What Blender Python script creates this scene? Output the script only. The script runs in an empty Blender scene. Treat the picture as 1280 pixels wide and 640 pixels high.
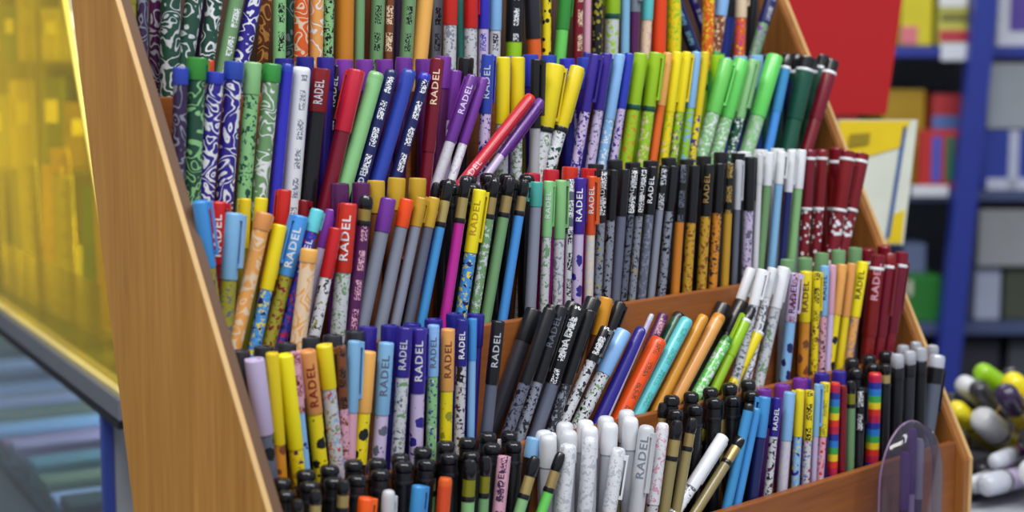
import bpy, bmesh, math, random
from mathutils import Vector, Matrix
random.seed(7)
COL = bpy.context.scene.collection
EYE = 1.30                                   # camera height above the floor
FPX, YAW, PIT = 2000.0, math.radians(47.3), math.radians(7.4)
FW = Vector((math.cos(YAW)*math.cos(PIT), math.sin(YAW)*math.cos(PIT), -math.sin(PIT)))
RT = Vector((math.sin(YAW), -math.cos(YAW), 0)); UP = RT.cross(FW)
FH = Vector((math.cos(YAW), math.sin(YAW), 0))
CAM = Vector((0, 0, EYE))

def ray(px, py): return FW + RT*((px-640)/FPX) - UP*((py-320)/FPX)
def on_y(px, py, Y): d = ray(px, py); return CAM + d*(Y/d.y)
def on_x(px, py, X): d = ray(px, py); return CAM + d*(X/d.x)
def on_z(px, py, z): d = ray(px, py); return CAM + d*(z/d.z)          # z relative to the eye
def on_d(px, py, dist): d = ray(px, py); return CAM + d*(dist/d.dot(FH))

# ------------------------------------------------------------------ colours
PAL = {'white':(222,224,230),'offwhite':(196,198,204),'silver':(186,190,200),'grey':(128,134,150),'slate':(92,98,116),
 'black':(22,22,27),'charcoal':(44,44,52),'red':(196,28,34),'darkred':(120,14,32),'orange':(222,92,34),'brightorange':(240,84,20),
 'amber':(206,134,34),'peach':(226,160,84),'ochre':(190,148,40),'yellow':(232,210,24),'lime':(150,196,30),'green':(52,140,56),
 'lightgreen':(134,190,128),'brightgreen':(104,204,92),'darkgreen':(20,78,58),'swirlgreen':(34,74,58),'teal':(70,160,150),'cyan':(96,200,208),
 'lightblue':(130,180,226),'skyblue':(66,144,214),'blue':(44,60,176),'navy':(46,34,138),'darkblue':(26,34,92),'purple':(112,48,150),
 'plum':(84,28,84),'darkpurple':(52,34,72),'lavender':(196,180,216),'pink':(214,160,180),'magenta':(190,40,150),'brown':(120,66,36),
 'olive':(150,146,40),'khaki':(150,138,90),'gold':(168,140,72),'goldmetal':(192,168,106),'cream':(226,200,170),'sage':(110,150,104)}
WORD = {'offwhite':'off-white','slate':'slate grey','darkred':'dark red','brightorange':'bright orange','lightgreen':'light green',
 'brightgreen':'bright green','darkgreen':'dark green','swirlgreen':'dark green','lightblue':'light blue','skyblue':'sky blue','darkblue':'dark blue',
 'darkpurple':'dark purple','goldmetal':'gold','peach':'pale orange'}
def W(c): return WORD.get(c, c)
def lin(c):
    f = lambda v: (v/255/12.92) if v/255 <= .04045 else ((v/255+.055)/1.055)**2.4
    return (f(c[0]), f(c[1]), f(c[2]), 1)
def C(c): return lin(PAL[c]) if isinstance(c, str) else lin(c)

MATS = {}
def new_mat(key):
    m = bpy.data.materials.new(key); m.use_nodes = True
    nt = m.node_tree; b = nt.nodes['Principled BSDF']
    return m, nt, b
def N(nt, t, **kw):
    n = nt.nodes.new(t)
    for k, v in kw.items(): setattr(n, k, v)
    return n
def mth(nt, op, a, b=None, c=None):
    n = N(nt, 'ShaderNodeMath', operation=op)
    for i, v in enumerate((a, b, c)):
        if v is None: continue
        if isinstance(v, (int, float)): n.inputs[i].default_value = v
        else: nt.links.new(v, n.inputs[i])
    return n.outputs[0]
def mixc(nt, fac, a, b):
    n = N(nt, 'ShaderNodeMix', data_type='RGBA')
    if isinstance(fac, (int, float)): n.inputs[0].default_value = fac
    else: nt.links.new(fac, n.inputs[0])
    for i, v in ((6, a), (7, b)):
        if isinstance(v, tuple): n.inputs[i].default_value = v
        else: nt.links.new(v, n.inputs[i])
    return n.outputs[2]
def noise(nt, vec, scale, detail=2, rough=.5, dist=0, wrand=True):
    n = N(nt, 'ShaderNodeTexNoise', noise_dimensions='4D')
    n.inputs['Scale'].default_value = scale; n.inputs['Detail'].default_value = detail
    n.inputs['Roughness'].default_value = rough; n.inputs['Distortion'].default_value = dist
    nt.links.new(vec, n.inputs['Vector'])
    if wrand:
        oi = N(nt, 'ShaderNodeObjectInfo'); nt.links.new(mth(nt, 'MULTIPLY', oi.outputs['Random'], 40), n.inputs['W'])
    return n.outputs['Fac']

def mat(spec, rough=None, metal=0, coat=.3):
    """spec: 'yellow' or 'swirl:base:line' / 'print:base:ink[:ink2]' / 'micro:base:ink' / 'dots:base:ink' / 'rainbow' / 'bands'"""
    key = f'{spec}_{rough}_{metal}'
    if key in MATS: return MATS[key]
    m, nt, b = new_mat('pen ' + key); MATS[key] = m
    parts = spec.split(':') if isinstance(spec, str) else ['plain', spec]
    b.inputs['Roughness'].default_value = .33 if rough is None else rough
    b.inputs['Metallic'].default_value = metal
    b.inputs['Coat Weight'].default_value = coat; b.inputs['Coat Roughness'].default_value = .15
    tc = N(nt, 'ShaderNodeTexCoord'); vec = tc.outputs['Object']
    kind = parts[0] if len(parts) > 1 or parts[0] in ('rainbow',) else 'plain'
    if kind == 'plain':
        col = C(parts[-1])
        oi = N(nt, 'ShaderNodeObjectInfo')
        hs = N(nt, 'ShaderNodeHueSaturation'); hs.inputs['Color'].default_value = col
        nt.links.new(mth(nt, 'MULTIPLY_ADD', oi.outputs['Random'], .24, .86), hs.inputs['Value'])
        nt.links.new(mth(nt, 'MULTIPLY_ADD', oi.outputs['Random'], .02, .49), hs.inputs['Hue'])
        out = hs.outputs[0]
    elif kind == 'swirl':
        f = noise(nt, vec, 95, 1.2, .4, .9)
        fr = mth(nt, 'FRACT', mth(nt, 'MULTIPLY', f, 7))
        a = mth(nt, 'ABSOLUTE', mth(nt, 'SUBTRACT', fr, .5))
        ms = N(nt, 'ShaderNodeMapRange'); ms.inputs[1].default_value = .11; ms.inputs[2].default_value = .19
        ms.inputs[3].default_value = 1; ms.inputs[4].default_value = 0; nt.links.new(a, ms.inputs[0])
        out = mixc(nt, ms.outputs[0], C(parts[1]), C(parts[2]))
    elif kind == 'print':
        f = noise(nt, vec, 520, 2.5, .6, .5)
        m1 = mth(nt, 'GREATER_THAN', f, .57)
        out = mixc(nt, m1, C(parts[1]), C(parts[2]))
        g = noise(nt, vec, 330, 1, .4, .3)
        m2 = mth(nt, 'GREATER_THAN', g, .62)
        g2 = mth(nt, 'LESS_THAN', g, .36)
        out = mixc(nt, m2, out, C(parts[3] if len(parts) > 3 else parts[2]))
        if len(parts) > 4: out = mixc(nt, g2, out, C(parts[4]))
    elif kind == 'bigprint':                      # a few large dark motifs on plain colour
        v = N(nt, 'ShaderNodeTexVoronoi'); v.inputs['Scale'].default_value = 105; nt.links.new(vec, v.inputs['Vector'])
        f = noise(nt, vec, 300, 2, .6, .3)
        d = mth(nt, 'ADD', v.outputs['Distance'], mth(nt, 'MULTIPLY', mth(nt, 'SUBTRACT', f, .5), .5))
        out = mixc(nt, mth(nt, 'LESS_THAN', d, .34), C(parts[1]), C(parts[2]))
        out = mixc(nt, mth(nt, 'GREATER_THAN', f, .66), out, C(parts[2]))
    elif kind == 'dots':
        v = N(nt, 'ShaderNodeTexVoronoi'); v.inputs['Scale'].default_value = 260; nt.links.new(vec, v.inputs['Vector'])
        out = mixc(nt, mth(nt, 'LESS_THAN', v.outputs['Distance'], .36), C(parts[1]), C(parts[2]))
    elif kind == 'micro':                         # a strip of fine print running along the barrel
        sx = N(nt, 'ShaderNodeSeparateXYZ'); nt.links.new(vec, sx.inputs[0])
        z = mth(nt, 'FLOOR', mth(nt, 'DIVIDE', sx.outputs[2], .0006)); x = mth(nt, 'FLOOR', mth(nt, 'DIVIDE', sx.outputs[0], .0005))
        cx = N(nt, 'ShaderNodeCombineXYZ'); nt.links.new(x, cx.inputs[0]); nt.links.new(z, cx.inputs[2])
        oi = N(nt, 'ShaderNodeObjectInfo'); nt.links.new(mth(nt, 'MULTIPLY', oi.outputs['Random'], 99), cx.inputs[1])
        wn = N(nt, 'ShaderNodeTexWhiteNoise'); nt.links.new(cx.outputs[0], wn.inputs['Vector'])
        letters = mth(nt, 'GREATER_THAN', wn.outputs['Value'], .45)
        strip = mth(nt, 'LESS_THAN', mth(nt, 'ABSOLUTE', mth(nt, 'SUBTRACT', sx.outputs[0], .0006)), .0017)
        word = mth(nt, 'GREATER_THAN', mth(nt, 'SINE', mth(nt, 'MULTIPLY', sx.outputs[2], 420)), -.55)
        front = mth(nt, 'LESS_THAN', sx.outputs[1], 0)
        fac = mth(nt, 'MULTIPLY', mth(nt, 'MULTIPLY', letters, strip), mth(nt, 'MULTIPLY', word, front))
        out = mixc(nt, fac, C(parts[1]), C(parts[2]))
    elif kind == 'rainbow':
        sx = N(nt, 'ShaderNodeSeparateXYZ'); nt.links.new(vec, sx.inputs[0])
        f = mth(nt, 'FRACT', mth(nt, 'MULTIPLY', sx.outputs[2], 38))
        cr = N(nt, 'ShaderNodeValToRGB'); cr.color_ramp.interpolation = 'CONSTANT'
        cols = [(180,30,70),(214,50,34),(226,200,30),(60,160,70),(40,120,200),(40,50,150)]
        el = cr.color_ramp.elements; el[0].color = lin(cols[0]); el[0].position = 0
        el[1].color = lin(cols[1]); el[1].position = .17
        for i in range(2, 6): e = el.new(i/6); e.color = lin(cols[i])
        nt.links.new(f, cr.inputs[0]); out = cr.outputs[0]
    if isinstance(out, tuple): b.inputs['Base Color'].default_value = out
    else: nt.links.new(out, b.inputs['Base Color'])
    return m

def plain(name, rgb, rough=.5, metal=0, noise_amt=.12, scale=30, coat=0):
    key = 'P' + name
    if key in MATS: return MATS[key]
    m, nt, b = new_mat(name); MATS[key] = m
    tc = N(nt, 'ShaderNodeTexCoord')
    f = noise(nt, tc.outputs['Object'], scale, 3, .6, 0, False)
    c = lin(rgb); d = tuple(v*(1-noise_amt) for v in c[:3]) + (1,); e = tuple(min(1, v*(1+noise_amt)) for v in c[:3]) + (1,)
    nt.links.new(mixc(nt, f, d, e), b.inputs['Base Color'])
    b.inputs['Roughness'].default_value = rough; b.inputs['Metallic'].default_value = metal
    b.inputs['Coat Weight'].default_value = coat
    return m

def wood(name, a, bcol, sx=(1, 1, .04), scale=260, rough=.42):
    m, nt, b = new_mat(name)
    tc = N(nt, 'ShaderNodeTexCoord'); mp = N(nt, 'ShaderNodeMapping'); mp.inputs['Scale'].default_value = sx
    nt.links.new(tc.outputs['Object'], mp.inputs[0])
    f = noise(nt, mp.outputs[0], scale, 6, .62, .6, False)
    g = noise(nt, mp.outputs[0], scale*.14, 3, .5, 1.5, False)
    h = noise(nt, mp.outputs[0], scale*3, 2, .5, 0, False)
    x = mth(nt, 'ADD', mth(nt, 'MULTIPLY', f, .55), mth(nt, 'ADD', mth(nt, 'MULTIPLY', g, .35), mth(nt, 'MULTIPLY', h, .12)))
    mr = N(nt, 'ShaderNodeMapRange'); mr.inputs[1].default_value = .34; mr.inputs[2].default_value = .66; nt.links.new(x, mr.inputs[0])
    nt.links.new(mixc(nt, mr.outputs[0], lin(a), lin(bcol)), b.inputs['Base Color'])
    b.inputs['Roughness'].default_value = rough
    bp = N(nt, 'ShaderNodeBump'); bp.inputs['Strength'].default_value = .06; bp.inputs['Distance'].default_value = .001
    nt.links.new(f, bp.inputs['Height']); nt.links.new(bp.outputs[0], b.inputs['Normal'])
    return m

def clear(name, tint, alpha, rough=.05, diffuse=None, gloss=.06):
    m, nt, b = new_mat(name); nt.nodes.remove(b)
    out = nt.nodes['Material Output']
    t = N(nt, 'ShaderNodeBsdfTransparent'); t.inputs[0].default_value = lin(tint)
    g = N(nt, 'ShaderNodeBsdfGlossy'); g.inputs['Roughness'].default_value = rough; g.inputs[0].default_value = (1, 1, 1, 1)
    mx = N(nt, 'ShaderNodeMixShader'); fr = N(nt, 'ShaderNodeFresnel'); fr.inputs[0].default_value = 1.45
    ge = N(nt, 'ShaderNodeNewGeometry'); nt.links.new(mth(nt, 'MULTIPLY', mth(nt, 'ADD', fr.outputs[0], gloss*.3), mth(nt, 'SUBTRACT', 1, ge.outputs['Backfacing'])), mx.inputs[0]); nt.links.new(t.outputs[0], mx.inputs[1]); nt.links.new(g.outputs[0], mx.inputs[2])
    last = mx.outputs[0]
    if diffuse:
        d = N(nt, 'ShaderNodeBsdfDiffuse'); d.inputs[0].default_value = lin(diffuse)
        tl = N(nt, 'ShaderNodeBsdfTranslucent'); tl.inputs[0].default_value = lin(diffuse)
        a1 = N(nt, 'ShaderNodeMixShader'); a1.inputs[0].default_value = .5
        nt.links.new(d.outputs[0], a1.inputs[1]); nt.links.new(tl.outputs[0], a1.inputs[2])
        m2 = N(nt, 'ShaderNodeMixShader'); m2.inputs[0].default_value = 1-alpha
        nt.links.new(last, m2.inputs[1]); nt.links.new(a1.outputs[0], m2.inputs[2]); last = m2.outputs[0]
    nt.links.new(last, out.inputs[0])
    return m

# ------------------------------------------------------------------ object helpers
def link(o, parent=None):
    COL.objects.link(o)
    if parent is not None: o.parent = parent
    return o
def mesh_obj(name, verts, faces, m, parent=None, smooth=False):
    me = bpy.data.meshes.new(name); me.from_pydata([tuple(v) for v in verts], [], faces); me.update()
    me.materials.append(m)
    if smooth: me.polygons.foreach_set('use_smooth', [True]*len(me.polygons))
    return link(bpy.data.objects.new(name, me), parent)
def empty(name, loc, rot=None):
    o = bpy.data.objects.new(name, None); o.empty_display_size = .02
    M = Matrix.Translation(loc)
    if rot is not None: M = M @ rot.to_4x4()
    o.matrix_world = M
    return link(o)
def tag(o, label, cat, group=None, kind=None):
    if label: o['label'] = label
    if cat: o['category'] = cat
    if group: o['group'] = group
    if kind: o['kind'] = kind
    return o
def bm_obj(name, bm, m, parent=None, smooth=False, loc=None, rot=None):
    bmesh.ops.recalc_face_normals(bm, faces=bm.faces)
    me = bpy.data.meshes.new(name); bm.to_mesh(me); bm.free(); me.materials.append(m)
    if smooth: me.polygons.foreach_set('use_smooth', [True]*len(me.polygons))
    o = bpy.data.objects.new(name, me)
    if loc is not None: o.location = loc
    if rot is not None: o.rotation_euler = (0, 0, rot)
    return link(o, parent)
def box_bm(x0, x1, y0, y1, z0, z1, bev=0, bm=None):
    bm = bm or bmesh.new()
    vs = [bm.verts.new((x, y, z)) for x in (x0, x1) for y in (y0, y1) for z in (z0, z1)]
    fs = [(0,1,3,2),(4,6,7,5),(0,4,5,1),(2,3,7,6),(0,2,6,4),(1,5,7,3)]
    nf = [bm.faces.new([vs[i] for i in f]) for f in fs]
    if bev:
        es = list({e for f in nf for e in f.edges})
        bmesh.ops.bevel(bm, geom=es, offset=bev, segments=2, affect='EDGES', profile=.6)
    return bm
def prism(name, poly, x0, x1, m, parent=None, bev=0):
    """poly in (y,z), extruded along x"""
    bm = bmesh.new()
    a = [bm.verts.new((x0, y, z)) for y, z in poly]; b = [bm.verts.new((x1, y, z)) for y, z in poly]
    bm.faces.new(a); bm.faces.new(b[::-1]); n = len(poly)
    for i in range(n): bm.faces.new((a[i], b[i], b[(i+1) % n], a[(i+1) % n]))
    if bev: bmesh.ops.bevel(bm, geom=list(bm.edges), offset=bev, segments=2, affect='EDGES')
    return bm_obj(name, bm, m, parent)
def lathe(name, prof, m, parent=None, seg=20, top=True, bottom=True):
    """prof: list of (radius, z) from bottom to top, around local z"""
    vs, fs = [], []
    for r, z in prof:
        for k in range(seg):
            a = 2*math.pi*k/seg; vs.append((r*math.cos(a), r*math.sin(a), z))
    for i in range(len(prof)-1):
        for k in range(seg):
            k2 = (k+1) % seg; fs.append((i*seg+k, i*seg+k2, (i+1)*seg+k2, (i+1)*seg+k))
    if bottom: fs.append(tuple(range(seg-1, -1, -1)))
    if top: fs.append(tuple(range((len(prof)-1)*seg, len(prof)*seg)))
    me = bpy.data.meshes.new(name); me.from_pydata(vs, [], fs); me.update(); me.materials.append(m)
    me.polygons.foreach_set('use_smooth', [len(p.vertices) == 4 for p in me.polygons])
    try: me.set_sharp_from_angle(angle=math.radians(38))
    except Exception: pass
    return link(bpy.data.objects.new(name, me), parent)

# ------------------------------------------------------------------ lettering wrapped on a barrel
TXT = {}
def text_base(s):
    if s in TXT: return TXT[s]
    cu = bpy.data.curves.new('t', 'FONT'); cu.body = s; cu.size = 1; cu.offset = .018; cu.space_character = 1.12; cu.resolution_u = 2
    o = bpy.data.objects.new('t', cu); COL.objects.link(o); bpy.context.view_layer.update()
    me = bpy.data.meshes.new_from_object(o.evaluated_get(bpy.context.evaluated_depsgraph_get()))
    bpy.data.objects.remove(o); bpy.data.curves.remove(cu)
    bm = bmesh.new(); bm.from_mesh(me); bpy.data.meshes.remove(me)
    for k in range(1, 7):
        bmesh.ops.bisect_plane(bm, geom=bm.verts[:]+bm.edges[:]+bm.faces[:], plane_co=(0, k*.11, 0), plane_no=(0, 1, 0))
    bm.verts.index_update()
    vs = [v.co.copy() for v in bm.verts]; fs = [tuple(v.index for v in f.verts) for f in bm.faces]; bm.free()
    x0 = min(v.x for v in vs); x1 = max(v.x for v in vs); y0 = min(v.y for v in vs); y1 = max(v.y for v in vs)
    TXT[s] = ([((v.x-x0)/(x1-x0), (v.y-y0)/(y1-y0)-.5) for v in vs], fs); return TXT[s]
def lettering(s, r, z0, z1, h, m, parent):
    vs, fs = text_base(s); out = []
    for u, v in vs:
        a = -v*h/r; rr = r + .00012
        out.append((rr*math.sin(a), -rr*math.cos(a), z0 + u*(z1-z0)))
    return mesh_obj('lettering', out, [f[::-1] for f in fs], m, parent)

# ------------------------------------------------------------------ pens
def pen_body(root, kind, r, L, cap, clen, body, rnd, text=None, nclip=True, plug='black'):
    """builds the parts of one pen; local z up, -y towards the aisle"""
    zc = L - clen
    rb = r*.90
    tipm = mat('black', .4)
    if kind == 'cap':
        lathe('barrel', [(.0008, 0), (rb*.35, .006), (rb*.92, .014), (rb, .018), (rb, zc+.003)], mat(body), root)
        c = lathe('cap', [(r*.97, zc), (r, zc+.0006), (r, L-.0011), (r*.96, L-.0003), (r*.88, L), (r*.62, L), (r*.56, L-.0007), (.0003, L-.0009)], mat(cap), root)
        if nclip: add_clip(c, r, L, min(clen*.82, .042), mat(cap), rnd)
        if (cap == 'yellow' and body.startswith('print:white')) or cap == 'lime':
            lathe('ring', [(r*.99, zc-.0006), (r*1.03, zc-.0002), (r*1.03, zc+.0022), (r*.99, zc+.0026)], mat('black' if cap == 'yellow' else 'darkgreen', .3), root)
    elif kind == 'plain':                                    # one straight tube, end plug on top
        lathe('barrel', [(.0008, 0), (r*.35, .006), (r*.92, .013), (r, .017), (r, L-.004)], mat(body), root)
        c = lathe('end_plug', [(r, L-.004), (r, L-.0022), (r*.94, L-.0008), (r*.8, L), (.0003, L)], mat(cap), root)
    elif kind == 'ring':                                     # dark end, white ring, long cap
        e = .0048 if 'red' in cap and body != 'darkred' or 'dots' in body else .0085
        lathe('barrel', [(.0008, 0), (rb*.35, .006), (rb*.92, .014), (rb, .018), (rb, zc+.003)], mat(body), root)
        c = lathe('cap', [(r*.97, zc), (r, zc+.0006), (r*1.03, L-e-.002)], mat(cap), root)
        lathe('ring', [(r*1.06, L-e-.002), (r*1.08, L-e-.0014), (r*1.08, L-e-.0004), (r*1.03, L-e)], mat('white'), root)
        lathe('end_plug', [(r*.98, L-e), (r*.98, L-.001), (r*.8, L), (.0003, L)], mat(plug, .3), root)
        if nclip: add_clip(c, r, L-.006, min(clen*.7, .036), mat(cap), rnd)
        if 'dots' in body: lathe('ring', [(r*1.01, zc-.0004), (r*1.05, zc), (r*1.05, zc+.0012), (r*1.01, zc+.0016)], mat('white'), root)
    elif kind == 'knob':                                     # black rounded top, gold collar, black ring, coloured barrel
        g0 = L - clen
        lathe('barrel', [(.0008, 0), (rb*.4, .006), (rb*.92, .014), (rb, .018), (rb, g0-.0014)], mat(body), root)
        lathe('ring', [(rb*1.06, g0-.0016), (rb*1.12, g0-.001), (rb*1.12, g0+.0004), (rb*1.06, g0+.001)], mat('black', .3), root)
        kh = min(.0118, clen*.52)
        lathe('collar', [(rb*.98, g0+.001), (rb*.98, L-kh)], mat('black' if len(text or ()) == 1 else cap, .35, 0 if len(text or ()) == 1 else .55), root)
        lathe('knob', [(rb*.8, L-kh-.0002), (rb*1.05, L-kh+.0008), (rb*1.1, L-kh*.55), (rb*1.02, L-kh*.25), (rb*.8, L-kh*.07), (rb*.4, L), (.0003, L)], mat('black', .22), root)
    elif kind == 'click':                                    # silver push button on a black band
        g0 = L - clen
        lathe('barrel', [(.0008, 0), (rb*.4, .006), (rb*.92, .014), (rb, .018), (rb, g0)], mat(body), root)
        c = lathe('band', [(rb*1.04, g0), (rb*1.06, g0+.001), (rb*1.06, L-.0095), (rb*.98, L-.009)], mat('black', .3), root)
        lathe('push_button', [(rb*.9, L-.0093), (rb*1.05, L-.0085), (rb*1.05, L-.0022), (rb*.9, L-.0006), (rb*.5, L), (.0003, L)], mat('silver', .3, .25), root)
        add_clip(c, rb, L-.009, .030, mat('black', .3), rnd)
    elif kind == 'round':                                    # smooth tube with domed end and thin seam
        lathe('barrel', [(.0008, 0), (rb*.4, .006), (rb*.92, .014), (rb, .018), (rb, zc+.002)], mat(body), root)
        c = lathe('cap', [(r*.98, zc), (r, zc+.0005), (r, L-.0045), (r*.97, L-.003), (r*.88, L-.0014), (r*.66, L-.0004), (r*.3, L), (.0003, L)], mat(cap), root)
        if nclip: add_clip(c, r, L-.003, min(clen*.7, .034), mat(cap.split(':')[1] if ':' in cap else cap), rnd)
    if text and kind != 'knob' and len(text) == 3:
        s, ink, where = text
        if where == 'cap': z0, z1 = zc+.004, L-.006
        else: z0, z1 = max(zc-.052, .03), zc-.004
        full = len(s)*h_of(r)*1.05
        if z1-z0 > full: z0 = z1-full
        lettering(s, r if (where == 'cap' and kind != 'plain') else (r if kind == 'plain' else rb), z0, z1, h_of(r), mat(ink, .4), root if kind == 'plain' else c if where == 'cap' else root)
def h_of(r): return r*.98
def add_clip(parent, r, ztop, ln, m, rnd):
    ang = rnd.choice([-1, 1])*(rnd.uniform(.9, 1.5) if rnd.random() < .16 else rnd.uniform(2.2, 2.9))
    w, t, g = .0016, .0010, .0010
    bm = box_bm(-w, w, -(r+g+t), -(r+g), ztop-ln, ztop-.0006, .0003)
    box_bm(-w, w, -(r+g+.0004), -(r*.82), ztop-.0034, ztop-.0008, 0, bm)
    box_bm(-w*.7, w*.7, -(r+g+.0002), -(r+.0001), ztop-ln, ztop-ln+.002, 0, bm)
    bmesh.ops.rotate(bm, verts=bm.verts, cent=(0, 0, 0), matrix=Matrix.Rotation(ang, 3, 'Z'))
    bm_obj('clip', bm, m, parent)

# tiers, heights relative to the eye: (y of front face of the board, z of board top, usual z of pen tops)
TIER = {1: (.700, -.024, .050), 2: (.668, -.085, -.007), 3: (.6346, -.148, -.072), 4: (.603, -.207, -.138), 5: (.573, -.264, -.202)}
FLOOR = {i: TIER[i][2]-.142 for i in TIER}
FLOOR[1] = -.09
ROWN = {1: 'top row', 2: 'second row', 3: 'third row', 4: 'fourth row', 5: 'front row'}
def phrase(spec):
    if not spec: return ''
    p = spec.split(':')
    if len(p) == 1: return W(p[0])
    if p[0] == 'swirl': return W(p[1]) + ' swirled'
    if p[0] in ('print', 'bigprint'): return W(p[1]) + ' printed'
    if p[0] == 'dots': return W(p[1]) + ' dotted'
    if p[0] == 'micro': return W(p[1]) + ' lettered'
    return p[0]
NOUN = {'cap': 'capped pen', 'plain': 'straight pen', 'ring': 'ring-topped pen', 'knob': 'knob-topped pen', 'click': 'click pen', 'round': 'round-topped pen'}
NAME = {'cap': 'capped_pen', 'plain': 'tube_pen', 'ring': 'ring_top_pen', 'knob': 'knob_top_pen', 'click': 'click_pen', 'round': 'round_top_pen'}

PENS = {}
# kind, x top, y top, x low, y low, width, cap, y where the cap ends (0: none), barrel, [layer], [text]
R = 'RADEL'
PENS[1] = [
 ('cap',163,-50,163,60,15,'olive',5,'olive',0),('plain',178,-60,178,100,14,'darkpurple',0,'swirl:darkpurple:grey',0),
 ('plain',194,-60,194,100,15,'darkpurple',0,'swirl:plum:silver',1),('plain',214,-60,212,100,25,'darkgreen',0,'swirl:swirlgreen:offwhite',0),
 ('plain',252,-60,229,90,22,'green',0,'swirl:swirlgreen:offwhite',0),('plain',262,-60,248,80,13,'darkpurple',0,'darkpurple',1),
 ('plain',277,-60,257,80,20,'green',0,'swirl:swirlgreen:white',0),('plain',306,-60,281,75,19,'green',0,'micro:sage:white',0),
 ('plain',329,-60,302,75,20,'blue',0,'swirl:navy:white',0),('plain',337,-60,328,75,14,'brown',0,'swirl:brown:peach',1),
 ('plain',350,-60,349,75,16,'lightgreen',0,'micro:lightgreen:black',0),('plain',364,-60,361,75,12,'darkgreen',0,'swirl:darkgreen:grey',1),
 ('plain',377,-60,376,75,18,'orange',0,'swirl:orange:cream',0),('plain',397,-60,395,75,17,'orange',0,'swirl:peach:white',0),
 ('plain',412,-60,410,75,13,'green',0,'print:lightgreen:black',0),('plain',432,-60,430,75,23,'orange',0,'amber',0),
 ('plain',451,-60,449,75,12,'olive',0,'sage',0),('plain',463,-60,460,75,9,'brown',0,'brown',1),('plain',475,-60,470,75,17,'lightgreen',0,'micro:sage:black',0),
 ('plain',489,-60,485,75,10,'brown',0,'micro:brown:cream',0),('plain',499,-60,496,75,9,'purple',0,'darkpurple',1),('plain',515,-60,507,75,17,'lightgreen',0,'micro:sage:black',0),
 ('plain',537,-60,524,75,21,'orange',0,'peach',0),('plain',549,-60,545,75,12,'grey',0,'micro:grey:black',1),
 ('cap',564,-60,562,70,18,'red',31,'print:offwhite:grey',0),('plain',577,-60,576,75,9,'teal',0,'teal',1),('cap',589,-60,588,72,18,'red',35,'print:offwhite:grey',0),
 ('cap',606,-60,604,72,14,'blue',36,'micro:lavender:blue',0),('cap',621,-60,618,72,16,'lightblue',38,'micro:offwhite:black',0),
 ('cap',646,-60,642,72,22,'micro:black:white',52,'lime',0),('cap',663,-60,668,72,20,'charcoal',48,'orange',0),('plain',684,-60,683,75,11,'yellow',0,'dots:yellow:black',0),
 ('cap',712,-60,700,68,17,'green',37,'brightgreen',0),('plain',724,-60,722,72,13,'darkred',0,'micro:darkred:cream',0),('plain',735,-60,733,72,10,'pink',0,'pink',0),
 ('plain',748,-60,746,72,13,'black',0,'dots:black:olive',0),('cap',768,-60,764,70,19,'lime',22,'print:offwhite:lime',0),('plain',783,-60,781,72,11,'lightblue',0,'lightblue',0),
 ('cap',795,-60,792,72,14,'grey',15,'plum',0),('cap',813,-60,806,70,15,'cyan',25,'print:cream:pink',0),('plain',826,-60,823,70,18,'brightorange',0,'brightorange',0),
 ('plain',844,-60,842,70,18,'yellow',0,'print:yellow:lime',0),('plain',826,-50,867,60,16,'darkblue',0,'micro:darkblue:lightblue',0),
 ('plain',849,-50,885,55,11,'darkblue',0,'micro:navy:silver',1),('plain',888,-60,884,70,15,'orange',0,'print:orange:yellow',0),
 ('cap',912,-60,894,65,16,'lightblue',20,'print:brown:cream',0),('cap',927,-60,906,68,14,'charcoal',22,'blue',1),('cap',929,-60,924,68,15,'cream',22,'print:orange:magenta:yellow',0),
 ('plain',944,-60,938,70,12,'black',0,'charcoal',1),('cap',978,-50,945,62,15,'micro:darkblue:silver',30,'print:sage:purple',0)]
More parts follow.
